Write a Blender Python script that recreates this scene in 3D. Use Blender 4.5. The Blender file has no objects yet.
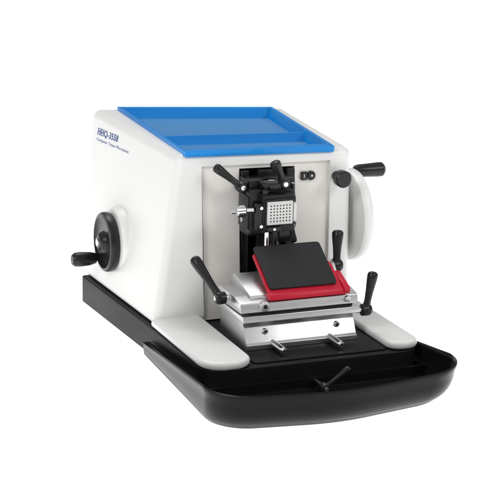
import bpy, bmesh, math
from mathutils import Vector, Matrix
V=Vector
S=0.01
scene=bpy.context.scene
scene.view_settings.view_transform='Standard'; scene.view_settings.look='None'; scene.view_settings.exposure=0
COL=scene.collection
# ------------------------------------------------------------ materials
def mat(name,col,rough=.4,metal=0,bump=0,bscale=300,var=.04,vscale=6,stretch=None,coat=0,rvar=.06,spec=.5,ior=1.5):
    m=bpy.data.materials.new(name); m.use_nodes=True; nt=m.node_tree; N=nt.nodes; L=nt.links
    b=N['Principled BSDF']; b.inputs['Metallic'].default_value=metal; b.inputs['Specular IOR Level'].default_value=spec; b.inputs['IOR'].default_value=ior
    b.inputs['Coat Weight'].default_value=coat; b.inputs['Coat Roughness'].default_value=.15
    tc=N.new('ShaderNodeTexCoord'); mp=N.new('ShaderNodeMapping'); L.new(tc.outputs['Object'],mp.inputs[0])
    if stretch: mp.inputs['Scale'].default_value=stretch
    n=N.new('ShaderNodeTexNoise'); n.inputs['Scale'].default_value=vscale; n.inputs['Detail'].default_value=5
    L.new(mp.outputs[0],n.inputs['Vector'])
    r=N.new('ShaderNodeMapRange'); L.new(n.outputs['Fac'],r.inputs[0])
    r.inputs[3].default_value=1-var; r.inputs[4].default_value=1+var
    mx=N.new('ShaderNodeVectorMath'); mx.operation='SCALE'; mx.inputs[0].default_value=col
    L.new(r.outputs[0],mx.inputs['Scale']); L.new(mx.outputs[0],b.inputs['Base Color'])
    r2=N.new('ShaderNodeMapRange'); L.new(n.outputs['Fac'],r2.inputs[0])
    r2.inputs[3].default_value=max(.02,rough-rvar); r2.inputs[4].default_value=rough+rvar
    L.new(r2.outputs[0],b.inputs['Roughness'])
    if bump:
        n2=N.new('ShaderNodeTexNoise'); n2.inputs['Scale'].default_value=bscale; n2.inputs['Detail'].default_value=2
        L.new(mp.outputs[0],n2.inputs['Vector'])
        bp=N.new('ShaderNodeBump'); bp.inputs['Strength'].default_value=bump; bp.inputs['Distance'].default_value=.0008
        L.new(n2.outputs['Fac'],bp.inputs['Height']); L.new(bp.outputs[0],b.inputs['Normal'])
    return m
WHITE=mat('white_paint',(.82,.82,.81),.36,bump=.05,bscale=500,var=.01)
CREAM=mat('warm_white_panel',(.85,.83,.79),.42,bump=.05,bscale=500,var=.01)
BLACK=mat('black_plastic',(.008,.008,.009),.45,bump=.15,bscale=700,var=.2,ior=1.25)
TRAYB=mat('black_tray_plastic',(.008,.008,.009),.24,bump=.05,bscale=60,var=.2,ior=1.2)
BLKM=mat('black_metal',(.010,.010,.011),.32,bump=.04,var=.2,spec=.35)
RUB=mat('guard_black',(.016,.017,.019),.5,bump=.08,bscale=900,var=.15,spec=.35)
BLUE=mat('blue_plastic',(.003,.24,.68),.34,bump=.04,var=.04,spec=.3)
BLUEF=mat('blue_tray_floor',(.055,.235,.52),.5,bump=.2,bscale=900,var=.05,spec=.35)
RED=mat('red_plastic',(.56,.010,.035),.32,var=.08,spec=.35)
STEEL=mat('satin_steel',(.68,.68,.685),.34,metal=1,bump=.09,bscale=120,var=.06,vscale=40,stretch=(.6,12,12),rvar=.04)
STEELD=mat('dark_steel',(.05,.05,.053),.4,metal=1,var=.1,vscale=40)
CHROME=mat('polished_steel',(.74,.74,.75),.2,metal=1,var=.03)
GREY=mat('clamp_grey',(.68,.68,.67),.4,metal=.2,var=.04)
INK=mat('blue_ink',(.02,.07,.28),.5,var=.02)
# ------------------------------------------------------------ builder
def evalmesh(o):
    bpy.context.view_layer.update()
    dg=bpy.context.evaluated_depsgraph_get(); return bpy.data.meshes.new_from_object(o.evaluated_get(dg))
class B:
    def __init__(s): s.bm=bmesh.new()
    def hexa(s,p,mi=0):   # p: 4 bottom, 4 top
        v=[s.bm.verts.new(q) for q in p]
        for f in ((3,2,1,0),(4,5,6,7),(0,1,5,4),(1,2,6,5),(2,3,7,6),(3,0,4,7)):
            s.bm.faces.new([v[i] for i in f]).material_index=mi
        return s
    def box(s,x0,x1,y0,y1,z0,z1,mi=0,M=None):
        p=[V(q) for q in ((x0,y0,z0),(x1,y0,z0),(x1,y1,z0),(x0,y1,z0),(x0,y0,z1),(x1,y0,z1),(x1,y1,z1),(x0,y1,z1))]
        if M: p=[M@q for q in p]
        return s.hexa(p,mi)
    def prism(s,pts,z0,z1,mi=0,M=None):
        lo=[V((x,y,z0)) for x,y in pts]; hi=[V((x,y,z1)) for x,y in pts]
        if M: lo=[M@q for q in lo]; hi=[M@q for q in hi]
        a=[s.bm.verts.new(q) for q in lo]; b=[s.bm.verts.new(q) for q in hi]; n=len(a)
        s.bm.faces.new(a[::-1]).material_index=mi; s.bm.faces.new(b).material_index=mi
        for i in range(n): s.bm.faces.new((a[i],a[(i+1)%n],b[(i+1)%n],b[i])).material_index=mi
        return s
    def lathe(s,p0,ax,prof,seg=40,mi=0):   # prof [(t,r)]
        p0=V(p0); ax=V(ax).normalized(); u=ax.orthogonal().normalized(); w=ax.cross(u); rings=[]
        for t,r in prof:
            if r<1e-5: rings.append([s.bm.verts.new(p0+ax*t)])
            else: rings.append([s.bm.verts.new(p0+ax*t+(u*math.cos(a)+w*math.sin(a))*r) for a in [2*math.pi*i/seg for i in range(seg)]])
        for A,Bq in zip(rings,rings[1:]):
            for i in range(seg):
                j=(i+1)%seg
                if len(A)==1 and len(Bq)==1: break
                if len(A)==1: f=(A[0],Bq[i],Bq[j])
                elif len(Bq)==1: f=(A[i],A[j],Bq[0])
                else: f=(A[i],A[j],Bq[j],Bq[i])
                s.bm.faces.new(f).material_index=mi
        if len(rings[0])>1: s.bm.faces.new(rings[0][::-1]).material_index=mi
        if len(rings[-1])>1: s.bm.faces.new(rings[-1]).material_index=mi
        return s
    def cyl(s,p0,p1,r,mi=0,c=.08,seg=40):
        p0=V(p0);p1=V(p1);l=(p1-p0).length
        return s.lathe(p0,p1-p0,[(0,r-c),(c,r),(l-c,r),(l,r-c)],seg,mi)
    def done(s,name,mats,parent=None,bevel=0,seg=3,cut=None,ang=35):
        bmesh.ops.recalc_face_normals(s.bm,faces=s.bm.faces)
        bmesh.ops.scale(s.bm,vec=(S,S,S),verts=s.bm.verts)
        me=bpy.data.meshes.new(name); s.bm.to_mesh(me); s.bm.free()
        for m in (mats if isinstance(mats,(list,tuple)) else [mats]): me.materials.append(m)
        o=bpy.data.objects.new(name,me); COL.objects.link(o)
        if bevel:
            b=o.modifiers.new('b','BEVEL'); b.width=bevel*S; b.segments=seg; b.limit_method='ANGLE'; b.angle_limit=math.radians(40); b.use_clamp_overlap=True
        for c in (cut or []):
            d=o.modifiers.new('c','BOOLEAN'); d.object=c; d.operation='DIFFERENCE'; d.solver='EXACT'
        if bevel or cut:
            m2=evalmesh(o); o.modifiers.clear(); o.data=m2; m2.name=name
            for c in (cut or []): bpy.data.objects.remove(c)
        me=o.data
        for p in me.polygons: p.use_smooth=True
        me.set_sharp_from_angle(angle=math.radians(ang))
        if parent: par(o,parent)
        return o
def par(o,p):
    # meshes carry world coordinates; only the root empty is offset
    o.parent=p
    o.matrix_parent_inverse=Matrix.Translation(-p.location)
def empty(name,loc):
    e=bpy.data.objects.new(name,None); e.location=V(loc)*S; e.empty_display_size=.05; COL.objects.link(e); return e
def rpoly(pts,n=10):
    out=[];k=len(pts)
    for i,(x,y,r) in enumerate(pts):
        P=V((x,y));A=V(pts[i-1][:2]);C=V(pts[(i+1)%k][:2])
        a=(A-P).normalized();c=(C-P).normalized()
        if r<=0: 
            out.append((x,y)); continue
        th=math.acos(max(-1,min(1,a.dot(c)))); t=r/math.tan(th/2)
        cen=P+(a+c).normalized()*(r/math.sin(th/2))
        s=P+a*t-cen;e=P+c*t-cen; a0=math.atan2(s.y,s.x); a1=math.atan2(e.y,e.x); d=(a1-a0+math.pi)%(2*math.pi)-math.pi
        for j in range(n+1):
            q=a0+d*j/n; out.append((cen.x+r*math.cos(q),cen.y+r*math.sin(q)))
    return out
def lever(name,base,tip,axis,parent,hublen=1.6,hr=.85,fat=.85,mt=BLKM):
    """ratchet clamping lever: hub, neck and swelling handle with domed end"""
    base=V(base);tip=V(tip);ax=V(axis).normalized(); b=B()
    b.lathe(base-ax*hublen*.5,ax,[(0,hr*.8),(.12,hr*.95),(hublen*.55,hr),(hublen*.8,hr*.95),(hublen,hr*.7)],32,0)
    l=(tip-base).length
    b.lathe(base,tip-base,[(0,hr*.7),(l*.25,fat*.58),(l*.5,fat*.68),(l*.8,fat*.88),(l*.92,fat*.9),(l*.97,fat*.72),(l*.995,fat*.4),(l,0)],28,0)
    b.cyl(base+ax*hublen*.5,base+ax*(hublen*.5+.12),hr*.42,1,c=.03,seg=24)
    b.cyl(base-ax*(hublen*.5+.9),base-ax*hublen*.5,hr*.42,1,c=.03,seg=24)
    return b.done(name,[mt,CHROME],parent,ang=40)
# ------------------------------------------------------------ microtome
MT=empty('microtome',(1,10,0))
MT['label']='white rotary microtome with black base and blue top tray'; MT['category']='microtome'
# black base
b=B(); b.prism(rpoly([(-18.9,35.2,.8),(-17.4,0,0),(-17.3,-21.9,3.6),(18.9,-21.9,3.0),(18.8,35.2,.8)]),0,4.6)
b.prism(rpoly([(-8.8,-4,0.5),(-8.8,-20.5,.8),(13.6,-20.5,.8),(13.6,-4,.5)]),4.6,4.9)
base=b.done('base_housing',BLACK,MT,bevel=.25)
# casing
cb=[(-17,2,4.6),(17.6,2,4.6),(18.6,36.5,4.6),(-18.4,36.5,4.6)]; ct=[(-12.3,4.6,32),(17.2,2.4,32),(20.3,38,32),(-13.3,46.5,32)]
def lerp(a,b,t): return a+(b-a)*t
def yf(x,z):
    s=(z-4.6)/27.4; return lerp(2,lerp(4.6,2.4,(x+12.3)/29.5),s)
def cutter(x0,x1,z0,z1,d0,d1,mi=0):
    c=B(); c.hexa([(x0,-6,z0),(x1,-6,z0),(x1,yf(x1,z0)+d0,z0),(x0,yf(x0,z0)+d0,z0),(x0,-6,z1),(x1,-6,z1),(x1,yf(x1,z1)+d1,z1),(x0,yf(x0,z1)+d1,z1)],mi)
    return c.done('cut',[WHITE,CREAM])
TQ=[(-11.2,5.0),(14.0,2.9),(17.3,36.3),(-9.4,44)]  # blue tray quad: FL FR BR BL
def tq(u,v):
    a=V(TQ[0]).lerp(V(TQ[1]),u); c=V(TQ[3]).lerp(V(TQ[2]),u); return a.lerp(c,v)
c3=B(); c3.prism([tuple(tq(u,v)) for u,v in ((.006,.006),(.994,.006),(.994,.994),(.006,.994))],30.45,40); c3=c3.done('cut',WHITE)
b=B(); b.hexa(cb+ct)
casing=b.done('casing',[WHITE,CREAM],MT,bevel=1.3,seg=6,cut=[cutter(-8.4,13.5,2,30.05,.55,.55,1),cutter(-1.9,7.6,2,29.3,9,9,1),c3])
# lettering, laid on the real side surface by ray casting along +X
bpy.context.view_layer.update()
def text(s,size,y0,z0,sx,parent,slope=0,off=0.0,serif=0):
    cu=bpy.data.curves.new('t','FONT'); cu.body=s; cu.size=size; cu.offset=off; cu.extrude=0; cu.space_character=1.06
    o=bpy.data.objects.new('t',cu); COL.objects.link(o); me=evalmesh(o); bpy.data.objects.remove(o)
    if serif:
        bm=bmesh.new(); bm.from_mesh(me)
        isl=[]; seen=set()
        for v in bm.verts:
            if v in seen: continue
            st=[v];g=[]
            while st:
                q=st.pop()
                if q in seen: continue
                seen.add(q);g.append(q)
                for e in q.link_edges: st.append(e.other_vert(q))
            isl.append((min(q.co.x for q in g),max(q.co.x for q in g),min(q.co.y for q in g),max(q.co.y for q in g)))
        isl.sort()
        for x0,x1,y0_,y1_ in isl[:serif]:
            for xc in (x0+.1*size,x1-.1*size):
                for yc in (y0_+.03*size,y1_-.03*size):
                    w,h=.15*size,.035*size
                    q=[bm.verts.new((xc+a*w,yc+c*h,.02)) for a,c in ((-1,-1),(1,-1),(1,1),(-1,1))]; bm.faces.new(q)
        bm.to_mesh(me); bm.free()
    for v in me.vertices:
        y=y0-v.co.x*sx; z=z0+v.co.y+slope*v.co.x*sx
        ok,hit,nr,fi=casing.ray_cast(V((-60,y,z))*S,V((1,0,0)))
        x=hit.x/S if ok else -13
        v.co=V((x-.05-v.co.z,y,z))*S
    me.materials.append(INK); o=bpy.data.objects.new('lettering',me); COL.objects.link(o); par(o,parent); return o
text('HHQ-3558',1.55,41.5,28.4,1.38,casing,.055,.03,2)
text('Computer Tissue Microtome',.74,41.4,27.35,1.72,casing,.05,0.0)
# blue tray
us=[0,.022,.045,.955,.978,1]; vs=[0,.025,.045,.345,.36,.375,.39,.955,.975,1]
def hz(i,j):
    pu=(i in(2,3)); pv=(j in (2,3) or j in (6,7)); 
    if pu and j in (4,5): return 32.1
    return 30.7 if (pu and pv) else 32.6
b=B(); G=[[b.bm.verts.new((*tq(u,v),hz(i,j))) for j,v in enumerate(vs)] for i,u in enumerate(us)]
for i in range(len(us)-1):
    for j in range(len(vs)-1):
        f=b.bm.faces.new((G[i][j],G[i+1][j],G[i+1][j+1],G[i][j+1]))
        if i==2 and j in (2,6): f.material_index=1
ring=[G[i][0] for i in range(len(us))]+[G[-1][j] for j in range(1,len(vs))]+[G[i][-1] for i in range(len(us)-2,-1,-1)]+[G[0][j] for j in range(len(vs)-2,0,-1)]
low=[b.bm.verts.new((v.co.x,v.co.y,30.6)) for v in ring]
for i in range(len(ring)):
    j=(i+1)%len(ring); b.bm.faces.new((ring[i],low[i],low[j],ring[j]))
tray=b.done('accessory_tray',[BLUE,BLUEF],MT,bevel=.12,seg=2)
b=B(); b.hexa([(-11.2,4.25,31.75),(14.0,2.25,31.45),(14.0,3.0,31.45),(-11.2,5.1,31.75),(-11.2,4.15,32.75),(14.0,2.1,32.55),(14.0,3.0,32.55),(-11.2,5.1,32.75)])
b.done('front_lip',BLUE,tray,bevel=.15)
# arm plates
for pts in ([(-17.4,3,1),(-17.4,-22.3,3.8),(-9.2,-22.3,3.4),(-9.0,3,1)],[(13.7,3,1),(13.7,-21.4,2.4),(19.3,-21.8,2.8),(19.3,3,1)]):
    b=B(); b.prism(rpoly(pts),4.62,5.95); b.done('arm_rest',WHITE,MT,bevel=.6,seg=5)
# left coarse-feed wheel
b=B()
b.lathe((-14.5,24,13.4),(-1,0,0),[(0,6.0),(1.6,5.9),(2.2,5.5),(2.5,4.6)],56,1)
b.lathe((-17.0,24,13.4),(-1,0,0),[(0,4.4),(.1,4.9),(.5,5.1),(1.2,5.1),(1.6,4.9),(1.7,4.5),(1.35,4.1),(1.2,3.4),(1.3,1.9),(2.0,1.6),(2.3,1.2),(2.35,0)],56,0)
lw=b.done('feed_wheel',[BLKM,WHITE],MT)
b=B(); b.lathe((-19.3,24,13.4),(-1,0,0),[(0,.8),(.25,.8),(.35,.6),(.35,0)],6,0); b.done('hub_nut',CHROME,lw)
b=B(); b.lathe((-18.2,27.2,9.8),(-1,0,0),[(0,.55),(.5,.55),(.6,.9),(1.6,1.15),(3.4,1.28),(4.3,1.2),(4.8,.85),(4.9,0)],32,0); b.done('crank_handle',BLKM,lw)
# right hand wheel
b=B(); R0=(18.4,7,19.5)
b.lathe((17.0,8,19.5),(1,0,0),[(0,3),(2,3)],40,0)
b.lathe(R0,(1,0,0),[(0,7.0),(.2,7.6),(.6,7.8),(1.5,7.8),(1.9,7.6),(2.1,7.1),(1.9,6.4),(1.6,5.7),(1.5,2.5),(2.2,2.0),(2.6,1.6),(2.6,0)],72,0)
rw=b.done('hand_wheel',WHITE,MT)
b=B(); b.lathe((20.0,8.0,26.6),(1,0,0),[(0,.6),(.5,.6),(.6,.95),(1.2,1.1),(3,1.15),(5.0,1.25),(5.6,1.2),(6.0,.8),(6.1,0)],32,0); b.done('crank_handle',BLKM,rw)
# dial knob and switch on the front
b=B(); b.lathe((14.6,yf(14.6,27.4),27.4),(0,-1,0),[(0,.8),(1.6,.8),(1.6,1.25),(1.8,1.4),(3.0,1.4),(3.2,1.2),(3.2,0)],28,0); b.done('dial_knob',BLKM,MT)
ys=yf(9.6,27.3)+.55
b=B(); M=Matrix.Translation((9.8,ys,27.6))@Matrix.Rotation(math.pi/2,4,'X')
b.prism(rpoly([(-1.25,-.7,.2),(-.15,-.7,.1),(-.15,.7,.1),(-1.25,.7,.2)]),0,.4,0,M); b.prism(rpoly([(-.05,-.75,.5),(1.25,-.75,.7),(1.25,.75,.7),(-.05,.75,.5)]),0,.5,0,M); sw=b.done('rocker_switch',BLKM,MT,bevel=.08)
b=B(); b.box(-.75,-.65,-.3,.3,.405,.42,0,M); b.prism(rpoly([(.45,-.18,.17),(.8,-.18,.17),(.8,.18,.17),(.45,.18,.17)]),.505,.52,0,M)
b.done('switch_marking',GREY,sw)
# slideway
b=B(); b.box(-1.7,7.4,8.5,12.2,4.7,29.1)
b.box(-1.7,-0.4,3.4,8.5,4.7,29.0); b.box(6.2,7.4,3.4,8.5,4.7,29.0)
b.prism([(1.0,3.0),(5.0,3.0),(4.2,8.5),(1.8,8.5)],4.7,29.0)
b.done('slideway',BLKM,MT,bevel=.12)
# specimen head
b=B()
b.box(-1.9,5.9,-.2,3.6,19.2,28.2)
b.box(-2.4,5.0,-2.2,-.2,20.0,27.0)
b.box(-1.0,4.4,-4.2,-2.2,20.6,26.6)
b.box(-2.0,-.6,-4.0,-1.6,21.0,25.2)
b.box(2.2,4.0,-3.4,-1.0,18.6,20.6)
b.box(-2.6,-1.9,-1.6,2.4,20.6,26.0); b.box(5.0,5.6,-1.8,-.2,21.4,25.6)
b.lathe((1.6,-1,27.0),(0,0,1),[(0,1.9),(.2,2.0),(1.0,2.0),(1.2,1.8),(1.2,0)],36)
b.cyl((4.65,-2.2,25.8),(4.65,-2.9,25.8),.35,1,.03,20); b.cyl((4.65,-2.2,21.0),(4.65,-2.6,21.0),.3,1,.03,20); b.cyl((-1.3,-4.0,21.6),(-1.3,-4.2,21.6),.3,1,.03,20); b.cyl((-1.3,-4.0,24.6),(-1.3,-4.2,24.6),.3,1,.03,20)
b.lathe((1.6,-1,28.2),(0,0,1),[(0,.6),(.15,.6),(.15,0)],6,1)
b.cyl((5.2,-1.3,26.2),(5.2,-1.3,27.6),.35,0,.05,20); b.cyl((5.2,-1.3,27.6),(5.2,-1.3,27.75),.25,1,.03,20)
b.cyl((-.3,-3.2,26.6),(-.3,-3.2,27.3),.5,0,.06,24)
b.cyl((-2.4,.6,21.8),(-2.9,.6,21.8),.45,1,.05,20); b.box(-.4,2.0,-4.5,-4.1,20.7,21.5,0); b.cyl((.8,-4.5,21.1),(.8,-4.65,21.1),.25,1,.03,16)
head=b.done('specimen_head',[BLKM,CHROME],MT,bevel=.12)
# cassette clamp
b=B(); b.box(-.8,4.3,-4.7,-4.15,21.7,26.0,1); b.box(-.6,3.75,-5.0,-4.6,21.95,25.7,0); b.box(3.85,4.35,-5.1,-4.2,22.3,25.4,0)
clamp=b.done('cassette_clamp',[GREY,BLKM],head,bevel=.1)
b=B()
for i in range(7):
    for j in range(6):
        x=-.05+i*.54; z=22.55+j*.5; b.cyl((x,-4.97,z),(x,-5.02,z),.13,0,.005,10)
b.done('clamp_perforation',BLKM,clamp)
b=B(); b.lathe((-2.2,-2.9,24.1),(-1,0,0),[(0,.45),(1.4,.45),(1.4,.8),(1.6,.95),(2.8,.95),(3.0,.8),(3.0,.4),(3.8,.35),(3.8,0)],24); b.done('adjustment_screw',CHROME,head)
lever('clamp_lever',(3.3,-2.0,27.9),(1.5,-2.2,31.6),(0,-1,0),head,1.8,.95,1.0)
lever('clamp_lever',(-3.0,0.4,27.2),(-7.2,1.6,30.6),(0,-1,0),head,1.8,.95,.85)
lever('clamp_lever',(4.4,-3.0,21.4),(4.7,-3.6,18.4),(0,-1,0),head,1.2,.7,.6)
b=B(); b.cyl((0.1,-3.1,16.6),(0.1,-3.1,20.8),.38); b.cyl((1.5,-3.1,16.6),(1.5,-3.1,20.8),.5,1); b.cyl((.7,-2.2,12.5),(.7,-2.2,18.5),.5,1); b.cyl((.7,-3.0,16.4),(.7,-3.0,17.4),1.25,1)
b.done('lifting_rod',[CHROME,BLKM],head)
# ------------------------------------------------------------ blade holder
YZ=Matrix(((0,0,1,0),(1,0,0,0),(0,1,0,0),(0,0,0,1)))   # prism in YZ extruded along X
def yzr(pts,n=6): return rpoly(pts,n)
b=B()
b.prism(yzr([(-15.0,4.91,.1),(-3.6,4.91,.1),(-3.6,8.8,.1),(-13.0,8.8,.2),(-13.5,8.2,.2),(-14.6,6.0,.3),(-15.0,5.7,.1)]),-7.8,10.9,0,YZ)
b.prism(yzr([(-14.6,9.2,.1),(-3.6,9.2,.1),(-3.9,10.2,.1),(-14.4,10.2,.1)]),-8.3,11.5,0,YZ)
b.prism([(-12.8,8.6),(-4.0,8.6),(-4.0,9.35),(-12.8,9.35)],-7.3,10.4,1,YZ)
b.cyl((-4.4,-13.2,7.5),(-4.4,-14.2,7.5),.45,0,.06,24); b.cyl((-4.4,-14.15,7.5),(-4.4,-14.24,7.5),.22,1,.02,6); b.cyl((7.8,-13.2,7.5),(7.8,-14.2,7.5),.45,0,.06,24); b.cyl((7.8,-14.15,7.5),(7.8,-14.24,7.5),.22,1,.02,6)
holder=b.done('blade_holder',[STEEL,STEELD],MT,bevel=.06)
b=B()
b.prism([(-13.2,10.1),(-4.8,10.1),(-4.8,10.75),(-13.2,10.75)],-7.0,10.8,1,YZ)
b.prism(yzr([(-14.0,10.65,.1),(-4.2,10.65,.1),(-3.4,12.3,.3),(-5.0,12.8,.2),(-11.0,12.6,.3),(-13.6,12.1,.3)]),-8.5,11.4,0,YZ)
b.prism(yzr([(-12.4,12.2,.1),(-4.6,12.2,.1),(-3.6,13.4,.3),(-5.6,14.9,1.0),(-8.4,14.1,1.5),(-12.4,12.9,.2)]),-6.4,10.0,0,YZ)
b.prism(yzr([(-9.6,13.2,.2),(-4.6,13.2,.2),(-4.6,15.8,1.0),(-7.4,15.8,1.2)]),7.2,10.1,0,YZ)
b.cyl((-4.6,-13.4,11.6),(-4.6,-14.4,11.6),.8,0); b.cyl((-4.6,-14.3,11.6),(-4.6,-14.5,11.6),.35,1,.03,20); b.cyl((9.6,-13.4,11.5),(9.6,-14.3,11.5),.5)
clampb=b.done('tilt_segment',[STEEL,STEELD],holder,bevel=.06)
T=Matrix.Translation((0,-13,13.3))@Matrix.Rotation(math.atan2(5,7.7),4,'X')
b=B(); b.prism(rpoly([(-3.8,-.6,.4),(8.7,-.6,.4),(8.7,4.6,.4),(7.8,6.2,.4),(-3.1,8.0,.5),(-3.8,7.8,.4)]),.1,.4,0,T)
b.prism([(-14.3,12.45),(-12.7,12.45),(-12.5,13.25),(-13.4,13.5),(-14.0,13.2)],-3.8,8.9,0,YZ)
b.prism([(-14.3,12.5),(-11.8,12.5),(-9.8,13.6),(-9.8,15.0),(-10.3,15.1),(-13.7,13.7),(-14.3,13.3)],8.85,9.8,0,YZ)
b.cyl((9.7,-12.6,13.3),(9.95,-12.6,13.3),.3,0,.04,18)
guard=b.done('blade_guard',RED,holder,bevel=.08)
b=B(); b.prism(rpoly([(-3.4,.15,.5),(8.0,.15,.5),(8.0,9.1,.6),(-3.4,9.1,.6)]),.44,.88,0,T); b.done('guard_plate',RUB,guard,bevel=.12)
lever('clamp_lever',(-10.0,-9,12.0),(-12.8,-4.2,17.6),(-1,0,0),holder,1.7,1.0,1.0)
lever('clamp_lever',(12.8,-14.0,9.4),(14.2,-13.4,15.4),(1,0,0),holder,1.7,1.0,.95)
lever('clamp_lever',(11.2,-6,14.7),(11.9,-4.6,20.2),(1,0,0),holder,1.7,1.1,1.05)
for x in (-3.3,6.4):
    b=B(); b.cyl((x,-14.3,5.7),(x,-18.8,5.7),.55); b.cyl((x,-18.8,5.7),(x,-19.1,5.7),.4); b.done('guide_rod',CHROME,holder)
# base locking lever in front
b=B(); b.cyl((0.3,-21.6,1.8),(0.3,-26.2,1.8),.4); b.done('locking_spindle',CHROME,MT)
lever('locking_lever',(0.3,-26.4,1.8),(4.4,-26.6,4.6),(0,-1,0),MT,1.5,.8,.65)
# ------------------------------------------------------------ waste tray
def offs(pts,d):
    out=[];n=len(pts)
    for i in range(n):
        a=V(pts[i-1]);p=V(pts[i]);c=V(pts[(i+1)%n])
        e1=(p-a).normalized();e2=(c-p).normalized(); n1=V((-e1.y,e1.x));n2=V((-e2.y,e2.x)); m=(n1+n2)
        m=m/max(.3,m.dot(n1)) if m.length>1e-6 else n1
        q=p+m*d; out.append((q.x,q.y))
    return out
def outline(a):
    blx,fly,flx,fmy,frx,fry,brx=a
    return rpoly([(-17.9,2,0),(blx,2,0),(flx,fly,6.5),(-2,fmy,30),(frx,fry,8.5),(brx,-1,0),(19.4,-1,0),(19.4,-22.5,0),(-17.9,-22.5,0)],18)
Obot=outline((-18.7,-34.2,-20.3,-37.0,18.7,-33.0,20.3)); Orim=outline((-18.8,-37.2,-21.6,-40.2,19.7,-36.2,20.6))
def mixo(a,b,t): return [(lerp(p[0],q[0],t),lerp(p[1],q[1],t)) for p,q in zip(a,b)]
b=B(); n=len(Obot)
prof=[(0,.35),(.22,.8),(.48,1.5),(.74,2.6),(.9,3.9),(.97,5.2)]
layers=[(offs(Obot,.3),0.05)]+[(mixo(Obot,Orim,t),z) for t,z in prof]+[(offs(Orim,-.22),5.7),(offs(Orim,-.2),6.05),(offs(Orim,.1),6.2),(offs(Orim,.3),5.9)]+[(offs(mixo(Obot,Orim,t),.32),z+.15) for t,z in prof[:0:-1]]+[(offs(Obot,.36),.75)]
def sz(i,y,z):   # the rim drops toward the hooks at the back and along the base
    if z<=1: return z
    k=max(0,min(1,(-y-1)/24)); k=k*k*(3-2*k); f=.38+.62*k
    if i==0 or i>=n-3: f=min(f,.38)
    return max(.76+z*.02,z*f)
rings=[[b.bm.verts.new((x,y,sz(i,y,z))) for i,(x,y) in enumerate(l)] for l,z in layers]
for A,C in zip(rings,rings[1:]):
    for i in range(n):
        j=(i+1)%n; b.bm.faces.new((A[i],A[j],C[j],C[i]))
b.bm.faces.new(rings[0][::-1]); b.bm.faces.new(rings[-1])
wt=b.done('waste_tray',TRAYB,None,ang=50)
wt['label']='shallow black plastic waste tray hooked around the microtome base'; wt['category']='tray'
# ------------------------------------------------------------ ground, lights, world
m=bpy.data.materials.new('ground_added_glow'); m.use_nodes=True; nt=m.node_tree; p=nt.nodes['Principled BSDF']
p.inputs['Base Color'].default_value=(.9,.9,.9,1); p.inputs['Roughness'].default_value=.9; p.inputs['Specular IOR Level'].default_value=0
p.inputs['Emission Color'].default_value=(1,1,1,1); p.inputs['Emission Strength'].default_value=.95  # glow added to the plain ground: stays pure white, hides contact shadows
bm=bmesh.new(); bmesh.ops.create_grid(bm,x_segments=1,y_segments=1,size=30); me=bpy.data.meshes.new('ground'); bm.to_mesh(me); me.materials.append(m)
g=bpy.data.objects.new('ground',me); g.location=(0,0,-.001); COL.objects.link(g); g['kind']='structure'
w=bpy.data.worlds.new('World'); scene.world=w; w.use_nodes=True; N=w.node_tree.nodes; L=w.node_tree.links
bg=N['Background']; tc=N.new('ShaderNodeTexCoord'); sp=N.new('ShaderNodeSeparateXYZ'); L.new(tc.outputs['Generated'],sp.inputs[0])
cr=N.new('ShaderNodeValToRGB'); L.new(sp.outputs['Z'],cr.inputs[0]); cr.color_ramp.elements[0].color=(.25,.25,.25,1); cr.color_ramp.elements[1].color=(1,1,1,1); cr.color_ramp.elements[1].position=.8
L.new(cr.outputs[0],bg.inputs[0]); bg.inputs[1].default_value=.55
def area(loc,tgt,size,e,col=(1,1,1)):
    l=bpy.data.lights.new('softbox','AREA'); l.size=size; l.energy=e; l.color=col
    o=bpy.data.objects.new('softbox',l); o.location=loc; o.rotation_euler=(V(tgt)-V(loc)).to_track_quat('-Z','Y').to_euler(); COL.objects.link(o)
area((-2.6,-1.6,2.2),(0,.1,.15),1.0,29,(1,.99,.975))
area((1.8,-2.6,2.4),(0,0,.15),1.0,31,(1,.985,.965))
area((0,1.4,2.8),(0,.1,.2),1.2,28)
# camera
th,ph,ro=map(math.radians,(22.5,15,1.2))
F=V((math.sin(th)*math.cos(ph),math.cos(th)*math.cos(ph),-math.sin(ph))); R=V((math.cos(th),-math.sin(th),0)); U=R.cross(F)
R,U=R*math.cos(ro)+U*math.sin(ro),U*math.cos(ro)-R*math.sin(ro)
C=(V((-1.44,0,16.75))-F*306)*S
cd=bpy.data.cameras.new('camera'); cd.lens=1900/500*36; cd.sensor_width=36; cd.clip_end=200
co=bpy.data.objects.new('camera',cd); COL.objects.link(co)
co.matrix_world=Matrix(((R.x,U.x,-F.x,C.x),(R.y,U.y,-F.y,C.y),(R.z,U.z,-F.z,C.z),(0,0,0,1)))
scene.camera=co
